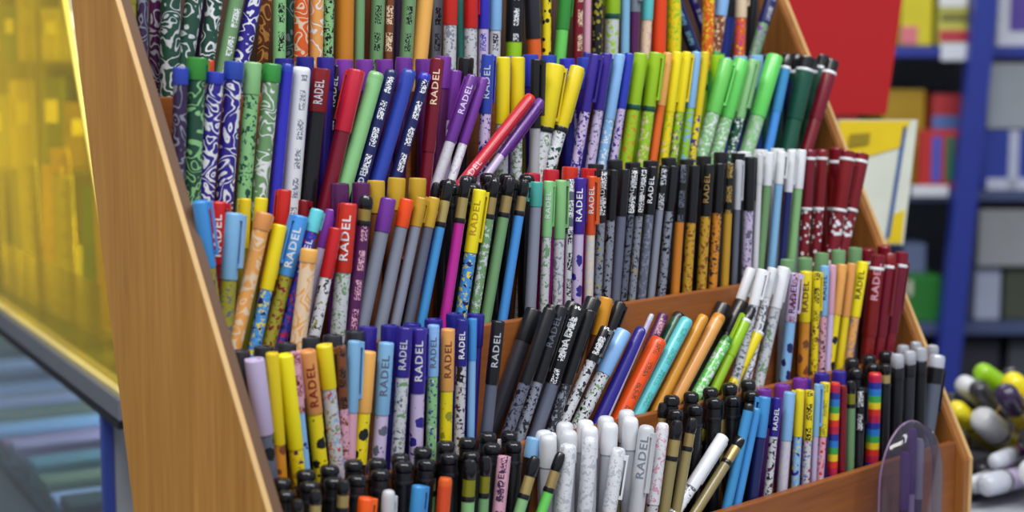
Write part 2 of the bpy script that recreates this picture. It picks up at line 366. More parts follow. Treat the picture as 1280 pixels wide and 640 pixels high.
PENS[2] = [
 ('cap',226,84,222,240,20,'blue',106,'swirl:darkpurple:grey',0),('cap',246,72,240,240,25,'green',100,'swirl:swirlgreen:lightgreen',0),
 ('cap',269,90,257,245,24,'blue',103,'swirl:navy:white',0),('cap',293,77,281,245,25,'blue',100,'swirl:navy:white',0),('cap',262,75,258,200,12,'orange',90,'orange',1),
 ('cap',317,78,305,240,21,'lightgreen',118,'print:lightgreen:darkgreen',0),('cap',341,80,325,240,23,'green',103,'swirl:sage:white',0),
 ('plain',360,80,345,240,15,'blue',0,'blue',0),('plain',377,84,364,245,23,'white',0,'micro:white:grey',0),
 ('cap',402,86,386,240,23,'darkred',140,'black',0,('RADEL','silver','cap')),('cap',422,82,402,235,15,'black',150,'micro:black:white',1,('RADEL','silver','cap')),
 ('cap',446,88,408,250,22,'red',165,'darkred',0,),('plain',433,84,396,240,12,'black',0,'black',1),('plain',471,91,430,235,20,'lightgreen',0,'lightgreen',0),
 ('plain',490,88,450,232,16,'darkblue',0,'micro:darkblue:white',0,('RADEL','silver','body')),('plain',512,88,470,232,19,'blue',0,'blue',0),
 ('plain',532,92,492,232,16,'blue',0,'micro:darkblue:white',0),('plain',503,95,462,232,11,'navy',0,'navy',1),('cap',547,73,533,215,17,'darkred',190,'darkred',0,('RADEL','cream','cap')),
 ('cap',568,88,556,195,20,'purple',150,'lavender',1),('cap',591,95,552,210,15,'purple',178,'print:offwhite:lavender',0,('RADEL','lavender','cap')),('cap',605,98,569,210,13,'purple',180,'print:white:lavender',0),
 ('cap',583,72,578,150,20,'black',110,'black',1),('cap',610,68,604,205,16,'blue',142,'print:lavender:navy',0,('RADEL','silver','cap')),
 ('cap',629,71,627,205,18,'yellow',155,'print:offwhite:sage',0),('cap',647,71,645,205,17,'yellow',155,'print:white:sage',0),('cap',658,74,656,180,9,'micro:black:lime',120,'olive',1),
 ('cap',671,74,668,190,15,'black',160,'offwhite',0),('plain',664,121,592,212,15,'red',0,'red',-1,('RADEL','pink','body')),('cap',676,126,612,214,12,'purple',195,'lavender',-1),
 ('cap',694,81,672,205,25,'yellow',164,'print:white:sage',0),('cap',722,84,688,205,19,'yellow',164,'print:white:darkgreen',0),
 ('cap',744,68,720,205,14,'navy',140,'print:lavender:navy',0),('cap',759,67,738,205,14,'navy',138,'print:lavender:slate',0),('cap',735,66,712,200,12,'navy',138,'print:lavender:navy',1),
 ('cap',775,68,752,205,14,'lightblue',150,'print:lightblue:white',0),('cap',787,67,766,205,12,'blue',136,'print:lavender:navy',0),
 ('cap',801,67,783,195,18,'lime',136,'print:lime:amber',0),('cap',820,66,803,195,17,'lime',138,'print:lime:cream',0),('cap',835,66,817,195,12,'peach',132,'orange',0),
 ('cap',847,65,830,195,13,'yellow',140,'print:yellow:lime:cream',0),('cap',859,65,842,195,12,'yellow',140,'print:lime:purple:cream',0),('cap',871,65,856,190,12,'lightblue',135,'print:lime:lightblue',0),
 ('cap',882,65,866,190,11,'yellow',145,'print:yellow:navy',0),('cap',896,65,876,190,12,'green',140,'green',1),('cap',909,75,878,190,19,'brightgreen',142,'print:lightgreen:white',0),
 ('cap',927,75,896,190,19,'brightgreen',148,'print:lightgreen:white',0),('cap',942,75,914,190,13,'lightgreen',148,'print:darkgreen:white',0),('plain',950,74,922,190,13,'darkgreen',0,'darkgreen',1),
 ('cap',969,70,934,188,21,'brightgreen',146,'print:lightgreen:offwhite',0),('ring',985,68,961,185,13,'skyblue',140,'skyblue',0),('ring',997,68,976,185,14,'darkblue',140,'darkblue',1),
 ('ring',1010,72,986,180,22,'darkgreen',150,'darkgreen',0),('ring',1030,70,1003,180,17,'darkgreen',150,'darkgreen',1),('ring',1041,76,1011,178,17,'darkred',150,'darkred',0)]
PENS[3] = [
 ('cap',250,251,270,410,20,'skyblue',334,'print:olive:darkblue',0),('cap',273,252,270,400,22,'red',330,'darkred',1,('RADEL','white','cap')),('cap',293,266,281,412,22,'lightblue',349,'print:olive:slate',0),
 ('cap',307,248,303,330,15,'yellow',310,'olive',1),('cap',327,247,318,330,17,'yellow',310,'olive',1),('cap',331,266,298,410,22,'peach',288,'swirl:peach:cream',0),
 ('cap',356,237,348,320,18,'red',300,'darkred',1),('cap',350,281,322,415,18,'yellow',362,'print:skyblue:yellow:darkblue',0),('cap',376,270,341,410,20,'skyblue',345,'print:olive:darkred',0,('RADEL','white','cap')),
 ('cap',380,250,375,320,14,'darkred',290,'darkred',1),('cap',397,262,352,425,17,'cyan',290,'print:blue:red:darkblue',0,('NADEL','white','body')),('cap',387,311,373,425,22,'peach',328,'swirl:cream:peach',-1),
 ('cap',414,262,380,405,15,'purple',310,'lavender',1),('cap',420,285,393,418,17,'red',347,'print:white:black:olive',0),('cap',436,254,422,418,22,'red',340,'print:offwhite:sage',0,('RADEL','white','cap')),
 ('cap',425,240,420,330,14,'magenta',280,'purple',1),('knob',458,244,441,400,19,'gold',278,'micro:plum:pink',0),('cap',486,248,454,400,20,'purple',290,'grey',0),
 ('cap',447,236,445,320,12,'orange',260,'orange',1),('cap',509,249,477,400,18,'brightorange',284,'grey',0),('cap',527,247,495,400,15,'ochre',283,'grey',0),('cap',543,247,511,400,15,'ochre',284,'slate',0),
 ('knob',562,224,529,390,14,'goldmetal',280,'skyblue',0),('knob',546,228,530,330,13,'goldmetal',270,'navy',1),('knob',583,220,557,392,15,'goldmetal',275,'magenta',0),
 ('cap',600,237,576,395,17,'yellow',316,'print:skyblue:yellow:darkblue',0,('RADEL','ochre','cap')),('knob',619,222,592,400,14,'goldmetal',270,'print:sage:offwhite',0),('knob',638,221,606,405,16,'goldmetal',268,'sage',0),
 ('knob',656,224,628,400,14,'goldmetal',266,'skyblue',0),('cap',659,240,647,400,11,'lightgreen',262,'print:offwhite:sage',1),
 ('cap',671,227,662,400,16,'teal',258,'grey',0),('cap',686,226,679,400,13,'lightgreen',296,'print:offwhite:sage',0,(R,'white','cap')),('cap',701,225,696,398,15,'lightgreen',298,'print:offwhite:grey',0),
 ('cap',713,224,709,395,10,'micro:slate:white',292,'micro:offwhite:black',0,),('cap',725,222,719,395,16,'navy',292,'bigprint:lavender:navy',0,(R,'white','cap')),('cap',740,220,735,392,13,'orange',293,'print:offwhite:cream',0,(R,'white','cap')),
 ('cap',754,212,746,388,12,'micro:black:white',278,'print:grey:charcoal:olive',0,(R,'offwhite','cap')),('cap',767,212,757,386,12,'black',275,'print:grey:black',0),('cap',781,211,768,384,14,'black',270,'slate',0),
 ('cap',793,210,778,382,11,'micro:black:white',268,'print:slate:black',0,(R,'silver','cap')),('cap',804,209,789,380,11,'micro:black:white',270,'print:grey:charcoal:khaki',0,(R,'offwhite','cap')),
 ('cap',817,208,801,378,13,'black',268,'print:slate:grey',0,(R,'white','cap')),('cap',830,207,813,376,11,'micro:black:silver',262,'grey',0),('cap',842,207,826,374,12,'black',264,'print:grey:black',0),
 ('cap',854,206,843,372,13,'micro:black:slate',277,'amber',0),('cap',868,206,858,370,14,'black',278,'print:ochre:brown',0),('cap',886,205,876,368,14,'black',270,'print:ochre:brown',0,(R,'gold','cap')),
 ('cap',900,204,890,366,13,'black',266,'print:amber:charcoal',0),('cap',913,204,905,364,12,'micro:black:gold',266,'ochre',0),('cap',924,200,917,362,9,'silver',262,'slate',0),
 ('cap',938,196,932,358,14,'black',263,'print:lavender:slate',0),('cap',950,192,943,356,9,'white',230,'offwhite',0),('cap',962,190,948,350,13,'white',232,'sage',0),('cap',977,189,963,345,12,'white',230,'lightblue',0),
 ('cap',990,188,976,345,11,'white',240,'darkblue',0),('cap',1002,187,987,342,13,'white',236,'lightgreen',0),
 ('ring',1013,187,1003,335,14,'darkred',262,'dots:darkred:white',0),('ring',1028,187,1018,333,14,'darkred',262,'dots:darkred:white',0),('ring',1044,186,1031,330,12,'darkred',262,'dots:darkred:pink',1),
 ('ring',1061,189,1038,328,19,'darkred',264,'dots:darkred:white',0),('ring',1078,192,1050,325,18,'darkred',264,'dots:darkred:white',0)]
PENS[4] = [
 ('cap',301,448,316,560,14,'peach',490,'brown',1),('cap',318,449,337,600,26,'lavender',542,'bigprint:slate:black',0),('cap',340,441,352,600,17,'yellow',555,'bigprint:amber:brown',0),('cap',356,443,378,632,22,'yellow',560,'print:yellow:ochre:plum',0),
 ('cap',368,440,386,620,12,'micro:pink:darkred',515,'bigprint:lightblue:navy',0),('cap',384,438,405,622,22,'peach',516,'bigprint:yellow:black',0,('RADEL','darkred','cap')),
 ('cap',405,431,423,600,21,'yellow',485,'print:offwhite:red:lightblue:sage',0),('cap',426,433,433,590,13,'micro:brown:black',510,'print:pink:brown',0),('cap',443,426,436,600,17,'lightblue',515,'pink',0),
 ('cap',460,439,447,605,21,'peach',515,'bigprint:yellow:black',0),('cap',483,428,471,600,20,'lightblue',518,'bigprint:lavender:slate',0,('RADEL','slate','cap')),
 ('cap',507,409,495,595,19,'navy',471,'print:offwhite:slate:sage',0,(R,'offwhite','cap')),('cap',524,410,519,592,20,'navy',491,'bigprint:lavender:navy',0,(R,'white','cap')),
 ('cap',542,406,538,590,15,'lightblue',470,'print:lightgreen:navy:offwhite',0,(R,'slate','cap')),('cap',560,411,556,585,18,'peach',488,'bigprint:yellow:olive',0,(R,'brown','cap')),
 ('cap',578,399,573,575,15,'navy',457,'print:offwhite:plum:black',0,(R,'white','cap')),('cap',591,398,588,560,11,'skyblue',450,'lightblue',0),
 ('cap',623,401,605,570,17,'black',480,'slate',0,(R,'silver','cap')),('cap',688,386,628,560,17,'black',480,'print:slate:black',0),('cap',703,383,645,560,16,'black',478,'print:grey:black',0,(R,'slate','cap')),
 ('cap',722,384,664,560,19,'micro:black:white',480,'slate',0,(R,'offwhite','cap')),('cap',738,388,682,560,15,'black',480,'print:charcoal:grey',0),('cap',758,372,735,470,17,'amber',420,'brown',1),
 ('cap',758,410,690,560,15,'micro:black:white',452,'print:offwhite:charcoal',0,(R,'white','cap')),('cap',780,414,708,560,20,'lightblue',468,'print:offwhite:black:sage',0),
 ('cap',776,378,748,450,15,'black',430,'charcoal',1),('plain',803,411,733,560,17,'navy',0,'navy',0),('plain',815,393,742,560,7,'silver',0,'lavender',0),('cap',830,393,775,520,14,'micro:plum:pink',440,'plum',1),
 ('plain',824,424,755,560,22,'brightorange',0,'micro:brightorange:brown',0,),('plain',859,399,775,560,17,'cyan',0,'micro:cyan:teal',0),('plain',880,395,797,560,14,'amber',0,'amber',0),
 ('plain',850,392,800,490,16,'black',0,'darkgreen',1),('plain',900,394,820,545,17,'amber',0,'peach',0),('plain',910,422,842,545,15,'green',0,'print:brightgreen:white',0),
 ('ring',940,385,868,540,14,'lime',0,'lime',0),('ring',955,400,885,545,15,'yellow',0,'micro:yellow:ochre',0),
 ('cap',939,336,900,450,14,'white',375,'white',1),('cap',953,337,918,480,14,'white',382,'print:offwhite:slate',0),('cap',966,335,932,480,13,'white',372,'print:white:slate',0),('cap',980,334,948,480,16,'white',385,'print:offwhite:grey:sage',0),
 ('cap',994,341,980,480,15,'micro:lavender:darkred',402,'bigprint:lightblue:darkblue',0,(R,'plum','cap')),('cap',1008,339,1003,470,15,'yellow',402,'bigprint:amber:brown',0,(R,'brown','cap')),('cap',1021,340,1017,468,11,'micro:yellow:black',400,'print:yellow:brown',0),
 ('cap',1031,332,1026,465,12,'lightblue',394,'print:pink:black',0,(R,'darkblue','cap')),('cap',1041,331,1034,460,10,'pink',392,'lavender',0),('cap',1053,330,1037,458,13,'peach',393,'bigprint:yellow:black',0),
 ('cap',1065,329,1049,456,12,'peach',396,'yellow',0),('cap',1079,327,1059,454,14,'yellow',396,'print:peach:grey',0,(R,'black','cap')),
 ('ring',1098,318,1083,448,18,'darkred',420,'darkred',0,(R,'pink','cap')),('ring',1113,316,1097,445,16,'darkred',420,'darkred',0),('ring',1128,315,1110,440,17,'darkred',415,'darkred',0)]
PENS[5] = [
 ('knob',372,624,371,700,17,'goldmetal',656,'olive',0),
 ('knob',395,612,392,700,17,'goldmetal',648,'sage',0),('knob',430,600,425,700,17,'goldmetal',636,'teal',0),('cap',458,622,450,700,21,'brightorange',660,'white',0),
 ('round',486,612,482,700,18,'offwhite',650,'grey',0),('knob',474,588,468,700,15,'goldmetal',625,'sage',1),('knob',450,592,446,700,16,'goldmetal',630,'olive',1),
 ('cap',524,607,515,700,19,'skyblue',650,'lightblue',0),('knob',504,588,500,700,16,'goldmetal',625,'green',1),('plain',557,597,548,700,18,'orange',0,'orange',0),('knob',539,578,535,680,17,'goldmetal',615,'sage',1),
 ('knob',588,574,581,700,19,'olive',622,'lightgreen',0),('knob',608,570,600,700,15,'olive',618,'sage',0),('knob',566,566,560,680,17,'goldmetal',604,'sage',1),
 ('cap',630,570,616,700,16,'micro:pink:darkpurple',660,'plum',0,(R,'darkpurple','cap')),('round',633,542,626,640,14,'white',560,'black',1),
 ('knob',670,570,634,690,16,'goldmetal',620,'lightgreen',0),('cap',668,547,655,620,21,'lightblue',572,'black',1),('knob',702,565,660,690,15,'goldmetal',612,'brightgreen',0),
 ('round',711,554,697,690,22,'print:white:silver',640,'print:offwhite:silver',0),('round',689,540,680,640,17,'white',600,'white',1),('round',738,546,727,690,20,'print:white:silver',640,'print:offwhite:lavender',0),
 ('round',752,540,742,650,14,'silver',600,'print:offwhite:black',1),('round',763,533,750,650,17,'print:white:slate',600,'print:offwhite:slate',1),
 ('round',774,559,753,690,19,'print:white:silver',640,'offwhite',0),('round',708,541,700,650,15,'white',600,'white',1),('knob',788,528,772,640,16,'olive',565,'khaki',1),
 ('round',809,531,788,690,21,'offwhite',640,'print:offwhite:sage',0,(R,'grey','cap')),('round',829,528,808,690,17,'print:white:pink',630,'print:offwhite:darkred',0),
 ('knob',847,525,822,690,17,'goldmetal',572,'khaki',0),('knob',866,522,836,690,15,'goldmetal',560,'khaki',0),('knob',884,520,848,640,13,'olive',552,'lightgreen',1),
 ('cap',904,546,838,650,17,'white',610,'print:white:slate',0),('knob',932,540,860,655,15,'goldmetal',578,'khaki',0),
 ('knob',829,503,820,620,14,'goldmetal',540,'gold',1),('knob',905,500,895,600,17,'goldmetal',545,'khaki',1),('plain',937,505,905,650,13,'black',0,'skyblue',0),('plain',946,510,917,650,12,'skyblue',0,'skyblue',0),
 ('knob',922,497,915,600,16,'goldmetal',540,'teal',1),('cap',956,496,937,650,16,'skyblue',546,'darkblue',0),('cap',972,497,956,650,12,'navy',545,'print:offwhite:black:plum',0,(R,'white','cap')),
 ('cap',987,490,975,645,15,'lightblue',550,'print:offwhite:lavender',0),('cap',1000,487,992,640,12,'yellow',545,'print:lightblue:yellow:navy',0),('cap',1012,488,1005,640,12,'micro:yellow:black',550,'print:offwhite:blue:red',0),
 ('cap',1022,480,1015,635,9,'lightblue',545,'lavender',0),('cap',1032,478,1022,635,12,'micro:yellow:olive',545,'print:pink:red:white',0),('plain',1044,478,1039,630,13,'rainbow',0,'rainbow',0),
 ('plain',1054,482,1051,628,10,'darkred',0,'darkred',0),('knob',1064,476,1061,625,13,'olive',506,'sage',0),('cap',1076,484,1073,622,11,'micro:black:white',540,'charcoal',0),
 ('plain',1094,466,1088,620,17,'rainbow',0,'rainbow',0),('click',1086,444,1084,610,17,'silver',472,'sage',1),('knob',1107,455,1103,610,15,'goldmetal',480,'black',0),
 ('click',1110,440,1107,605,18,'silver',470,'black',1),('click',1122,442,1117,605,18,'silver',474,'black',0),
 ('click',1137,438,1131,600,18,'silver',470,'charcoal',0),('click',1129,431,1124,600,17,'silver',462,'black',1),('click',1151,434,1146,595,18,'silver',468,'black',0),('click',1145,427,1140,595,16,'silver',458,'black',1),
 ('click',1172,443,1153,580,22,'silver',479,'slate',0),('click',1166,431,1158,580,17,'silver',460,'black',1)]
# pens showing only their tops behind the front ones: (x from, x to, kind, cap, barrel)
BACK = {2: [(355,425,'cap','navy','navy'),(430,560,'cap','purple','plum'),(640,770,'cap','blue','navy'),(770,900,'cap','lime','lime'),(905,950,'cap','lightblue','blue'),(955,1040,'ring','darkgreen','darkgreen')],
 3: [(425,470,'cap','plum','plum'),(470,545,'cap','ochre','brown',-2,0),(560,660,'knob','goldmetal','black'),(665,740,'cap','red','magenta'),(745,925,'cap','black','charcoal'),(930,1000,'cap','white','silver'),(1005,1085,'ring','darkred','darkred')],
 4: [(300,455,'cap','charcoal','black',5,0),(460,600,'cap','navy','navy',5,0),(668,745,'cap','black','charcoal',14,22),(905,945,'cap','black','black',42,24),(985,1080,'cap','sage','grey'),(1085,1130,'ring','darkred','darkred')],
 5: [(352,600,'knob','goldmetal','black'),(610,660,'knob','goldmetal','black'),(680,800,'round','white','silver'),(840,950,'knob','olive','black'),(955,1005,'cap','purple','purple',6,0),(1005,1060,'cap','navy','navy',6,0),(1065,1110,'knob','khaki','black'),(1160,1161,'click','silver','black')]}

used = {}
def build_pen(row, e, idx, entries, back=False):
    kind, xt, yt, xb, yb, w, cap, ycap, body = e[:9]
    layer = e[9] if len(e) > 9 and isinstance(e[9], int) else 0
    text = next((q for q in e[9:] if isinstance(q, tuple)), None)
    Y0 = TIER[row][0] + .006
    d0 = on_y(xt, yt, Y0).dot(FH)
    r = w/2*d0/FPX*1.01
    yc = Y0 + r + .0003
    if layer == 1: yc = TIER[row][0] + .0325 - r - .0006 if row > 1 else TIER[row][0]+.024
    if layer == 2: yc = TIER[row][0] + .0205
    if layer == -1: yc = TIER[row][0] - .0005
    T = on_y(xt, yt, yc); B = on_y(xb, yb, yc)
    ax = (T-B).normalized()
    L = (T.z - EYE - FLOOR[row])/ax.z
    L = min(L, .150)
    if layer == -1: L = min(L, .128)
    base = T - ax*L
    if ycap and kind != 'plain':
        t = (ycap-yt)/(yb-yt); Pc = on_y(xt+(xb-xt)*t, ycap, yc); clen = (T-Pc).length
    else: clen = .034 if kind == 'ring' else .05
    clen = max(.006, min(clen, L-.03))
    vd = (T-CAM).normalized(); y = (vd - ax*vd.dot(ax)).normalized(); x = y.cross(ax)
    rnd = random.Random(row*1000+idx)
    rot = Matrix((x, y, ax)).transposed() @ Matrix.Rotation(rnd.uniform(-.35, .35) if not text else rnd.uniform(-.15, .15), 3, 'Z')
    root = empty(NAME[kind], base, rot)
    pen_body(root, kind, r, L, cap, clen, body, rnd, ('x',) if back and kind == 'knob' else text, not back, 'black' if row == 2 else 'darkred' if 'red' in cap else 'black')
    return root

allp = []
def short(e):
    c = e[6] if e[0] not in ('plain', 'knob', 'click') else e[8]
    return phrase(c).replace(' lettered', '').replace(' printed', '').replace(' swirled', '').replace(' dotted', '')
for row, lst in PENS.items():
    order = sorted(lst, key=lambda e: e[1])
    for i, e in enumerate(lst):
        root = build_pen(row, e, i, lst)
        k = order.index(e); prev = short(order[k-1]) if k else None; nxt = short(order[k+1]) if k+1 < len(order) else None
        c, b = phrase(e[6]), phrase(e[8])
        if e[0] == 'plain': look = f'{b} {NOUN[e[0]]}'
        elif e[0] == 'knob': look = f'black {NOUN["knob"]} with {b} barrel'
        elif e[0] == 'click': look = f'silver-buttoned click pen with {b} barrel'
        elif c == b: look = f'all {b} {NOUN[e[0]]}'
        else: look = f'{c} {NOUN[e[0]]} with {b} barrel'
        allp.append([root, row, look, prev, nxt, k, len(order), e])
# labels: the look alone if it singles the pen out, otherwise its neighbours
def fit(s): return len(s.replace(',', '').split()) <= 16
cands = []
for root, row, look, prev, nxt, k, n, e in allp:
    rn = ROWN[row]; cs = [f'{look} in the {rn}']
    if prev: cs.append(f'{look}, {rn}, right of the {prev} one')
    if prev and nxt: cs.append(f'{look}, {rn}, between {prev} and {nxt}')
    place = 'by the left panel' if k < n*.15 else 'by the right panel' if k > n*.85 else 'left of centre' if k < n*.5 else 'right of centre'
    if nxt: cs.append(f'{look}, {rn} {place}, beside the {nxt} one')
    cs.append(f'{look}, {rn}, {place}')
    cands.append([c for c in cs if fit(c)])
lvl = [0]*len(allp)
for it in range(6):
    cnt = {}
    for i, c in enumerate(cands): cnt.setdefault(c[min(lvl[i], len(c)-1)], []).append(i)
    dup = [v for v in cnt.values() if len(v) > 1]
    if not dup: break
    for v in dup:
        for i in v: lvl[i] = min(lvl[i]+1, len(cands[i])-1)
final = [c[min(lvl[i], len(c)-1)] for i, c in enumerate(cands)]
ORD = ['first', 'second', 'third', 'fourth', 'fifth', 'sixth', 'seventh', 'eighth']
cnt = {}
for i, f in enumerate(final): cnt.setdefault(f, []).append(i)
for f, v in cnt.items():
    if len(v) > 1:
        v.sort(key=lambda i: allp[i][5])
        for j, i in enumerate(v): final[i] = f'{ORD[j]} {allp[i][2]} of {len(v)} alike, {ROWN[allp[i][1]]}'
for i, a in enumerate(allp): tag(a[0], final[i], 'pen', 'pens in the ' + ROWN[a[1]] + ' of the rack')
# back pens
for row, rngs in BACK.items():
    for gi, rg in enumerate(rngs):
        x0, x1, kind, cap, body = rg[:5]; dy, ln0 = (rg[5:] + (0, 0))[:2] if len(rg) > 5 else (0, 0)
        for lay in ((1, 2) if kind in ('knob', 'round') else (1,)):
            x = x0 + (5 if lay == 2 else 0); j = 0 if lay == 1 else 600
            dyl = 7 if lay == 2 else -8 if kind == 'knob' and row == 5 else 0
            slope = {2: (240, 78, 1040, 76), 3: (250, 250, 1080, 190), 4: (300, 436, 1130, 308), 5: (400, 600, 1175, 438)}[row]
            while x < x1:
                yt = slope[1] + (slope[3]-slope[1])*(x-slope[0])/(slope[2]-slope[0]) - random.uniform(3, 9) - (4 if row == 3 and x > 740 else 0) + dy + dyl
                d0 = on_y(x, yt, TIER[row][0]+.03).dot(FH); w = .0098*FPX/d0
                ln = random.uniform(-2, 8)
                if on_y(x, yt, TIER[row][0]+(.026 if lay == 1 else .0205)).x > .931: break
                yc_ = TIER[row][0]
                root = build_pen(row, (kind, x, yt, x-ln*.5-ln0, yt+60, w, cap, yt+40 if kind not in ('click', 'knob') else yt+26, body, lay), 500+gi*40+j, None, True)
                tag(root, f'{phrase(cap if kind not in ("knob",) else body)} {NOUN[kind]} showing only its top behind the {ROWN[row]}', 'pen', f'{W(cap if kind != "knob" else body)} {NOUN[kind]}s standing behind the {ROWN[row]}')
                x += w*1.12; j += 1

# ------------------------------------------------------------------ the rack
WOOD = wood('rack wood laminate', (176, 118, 46), (216, 156, 72))
WOODB = wood('rack board wood', (120, 66, 28), (160, 94, 44), sx=(.05, 1, 1))
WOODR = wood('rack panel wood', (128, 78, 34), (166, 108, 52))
EDGE = plain('painted edge highlight', (206, 166, 108), .4)  # highlight along the panels' outer corners, put into a pale colour
EDGEB = plain('shaded panel edge', (96, 66, 42), .6)  # shade on the left panel's front edge, put into a darker brown
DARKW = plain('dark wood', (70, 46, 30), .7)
XL, XR = .388, .948
rack = empty('pen_rack', (XL, .66, EYE-.36))
tag(rack, 'stepped wooden pen rack with five rows between sloping side panels', 'rack')
O = Vector((XL, .66, EYE-.36))
def edge_y(z, y0=.713): return y0 + .53*z
pr0 = on_x(88, 0, XL); pr1 = on_x(166, 640, XL)
def rear_y(z): t = (z-(pr1.z-EYE))/(pr0.z-pr1.z); return pr1.y + (pr0.y-pr1.y)*t
zt, zb = .09, -.36
zk = (.567-.713)/.53
KN = {.713: (.567, zk), .690: (.545, (.545-.690)/.53)}
def side_panel(y0, x0, x1, m, dr=0):
    fy, fz = KN[y0]
    poly = [(edge_y(zt, y0), zt), (fy, fz), (fy, zb), (rear_y(zb)+dr, zb), (rear_y(zt)+dr, zt)]
    prism('side_panel', [(y-O.y, z+EYE-O.z) for y, z in poly], x0, x1, m, rack, .001)
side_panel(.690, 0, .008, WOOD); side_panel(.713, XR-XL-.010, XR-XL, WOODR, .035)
def band(y0, x0, x1, m, off):  # thin strips carrying the painted highlight and shade of the panel edges
    fy, fz = KN[y0]
    bm = bmesh.new()
    for (ya, za), (yb_, zb_) in (((edge_y(zt, y0), zt), (fy, fz)), ((fy, fz), (fy, zb))):
        q = [(ya-off, za), (yb_-off, zb_), (yb_+.0004, zb_), (ya+.0004, za)]
        A = [bm.verts.new((x0, y-O.y, z+EYE-O.z)) for y, z in q]; B = [bm.verts.new((x1, y-O.y, z+EYE-O.z)) for y, z in q]
        bm.faces.new(A); bm.faces.new(B[::-1])
        for k in range(4): bm.faces.new((A[k], B[k], B[(k+1) % 4], A[(k+1) % 4]))
    bm_obj('edge_light_shade', bm, m, rack)
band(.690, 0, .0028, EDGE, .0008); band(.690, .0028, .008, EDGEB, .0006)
band(.713, XR-XL-.0035, XR-XL, EDGE, .0008)
xi0, xi1 = .0085, XR-XL-.0105
for i, (y, zbt, ztp) in TIER.items():
    f = FLOOR[i]; fb = FLOOR[i+1] if i < 5 else -.354
    bm = box_bm(xi0, xi1, y-O.y, y+.0055-O.y, fb-.0005+EYE-O.z, zbt+EYE-O.z, .0008)
    bm_obj('front_board', bm, WOODB, rack)
    yb2 = TIER[i-1][0] if i > 1 else .729
    bm = box_bm(xi0, xi1, y+.0058-O.y, yb2-.0004-O.y, f-.0065+EYE-O.z, f-.001+EYE-O.z, .0004)
    bm_obj('tier_floor', bm, DARKW, rack)
prism('back_board', [(y-O.y, z+EYE-O.z) for y, z in ((.7295, -.10), (.7345, -.10), (.7615, .085), (.7565, .085))], xi0, xi1, DARKW, rack)

# ------------------------------------------------------------------ table under the rack
TM = plain('grey table laminate', (176, 178, 186), .45, noise_amt=.05)
tb = empty('display_table', (1.1, .66, 0)); tag(tb, 'light grey table top carrying the wooden pen rack and the marker tray', 'table')
bm_obj('tabletop', box_bm(-.86, .62, -.22, .135, EYE-.3955, EYE-.3605, .003), TM, tb)
for lx in (-.8, .56):
    for ly in (-.17, .09):
        bm_obj('leg', box_bm(lx-.02, lx+.02, ly-.02, ly+.02, 0, EYE-.396, .003), plain('dark table leg', (60, 62, 70), .4), tb)

# ------------------------------------------------------------------ clear blister pack in front of the rack
def at_front(px, py): return on_y(px, py, .556)
pc = at_front(1136, 527); pw = (at_front(1168, 600)-at_front(1101, 600)).x/2
zb0 = EYE-.3603; H = pc.z - zb0
bl = empty('blister_pack', (pc.x, .556, zb0)); tag(bl, 'clear plastic blister pack with rounded purple rim leaning before the front row', 'package')
def arch(w, h, n=20):
    pts = [(-w, 0)]
    for k in range(n+1):
        a = math.pi - math.pi*k/n; pts.append((w*math.cos(a), h-w*1.25+w*1.25*math.sin(a)))
    pts.append((w, 0)); return pts
ar = arch(pw, H)
bm = bmesh.new(); loops = []
for y, s in ((-.0095, .86), (-.0075, .96), (0, 1.0)):
    loops.append([bm.verts.new((x*s, y, z if z == 0 else z*(1-(1-s)*.25))) for x, z in ar])
bm.faces.new(loops[0])
for a, b in zip(loops, loops[1:]):
    for k in range(len(ar)-1): bm.faces.new((a[k], a[k+1], b[k+1], b[k]))
bm_obj('clear_shell', bm, clear('clear plastic', (206, 200, 216), .72, .1, (110, 102, 124)), bl, True)
# rim tube
vs, fs = [], []
for k, (x, z) in enumerate(ar):
    a = ar[max(k-1, 0)]; b = ar[min(k+1, len(ar)-1)]; t = Vector((b[0]-a[0], 0, b[1]-a[1])).normalized(); n = Vector((t.z, 0, -t.x))
    for q in range(8):
        an = q*math.pi/4; v = Vector((x, 0, z)) + n*.0008*math.cos(an) + Vector((0, .0008, 0))*math.sin(an); vs.append(v)
for k in range(len(ar)-1):
    for q in range(8): fs.append((k*8+q, k*8+(q+1) % 8, (k+1)*8+(q+1) % 8, (k+1)*8+q))
mesh_obj('rim', vs, fs, plain('rim plum', (120,98,128), .25), bl, True)
for k, (dx, c, hh) in enumerate(((-.008, 'darkpurple', .108), (-.0012, 'lavender', .122), (.0072, 'slate', .114))):
    g = empty('ballpoint_pen', (pc.x+dx, .5525, zb0+.001)); r = .0029
    lathe('barrel', [(.0006, 0), (r*.5, .008), (r, .02), (r, hh*.66)], mat(c), g, 14)
    lathe('cap', [(r*1.1, hh*.66), (r*1.1, hh-.003), (r*.8, hh), (.0003, hh)], mat('purple' if k != 2 else 'silver'), g, 14)
    tag(g, f'slim {["dark purple", "lavender", "slate grey"][k]} ballpoint inside the clear blister pack', 'pen', 'pens in the blister pack')

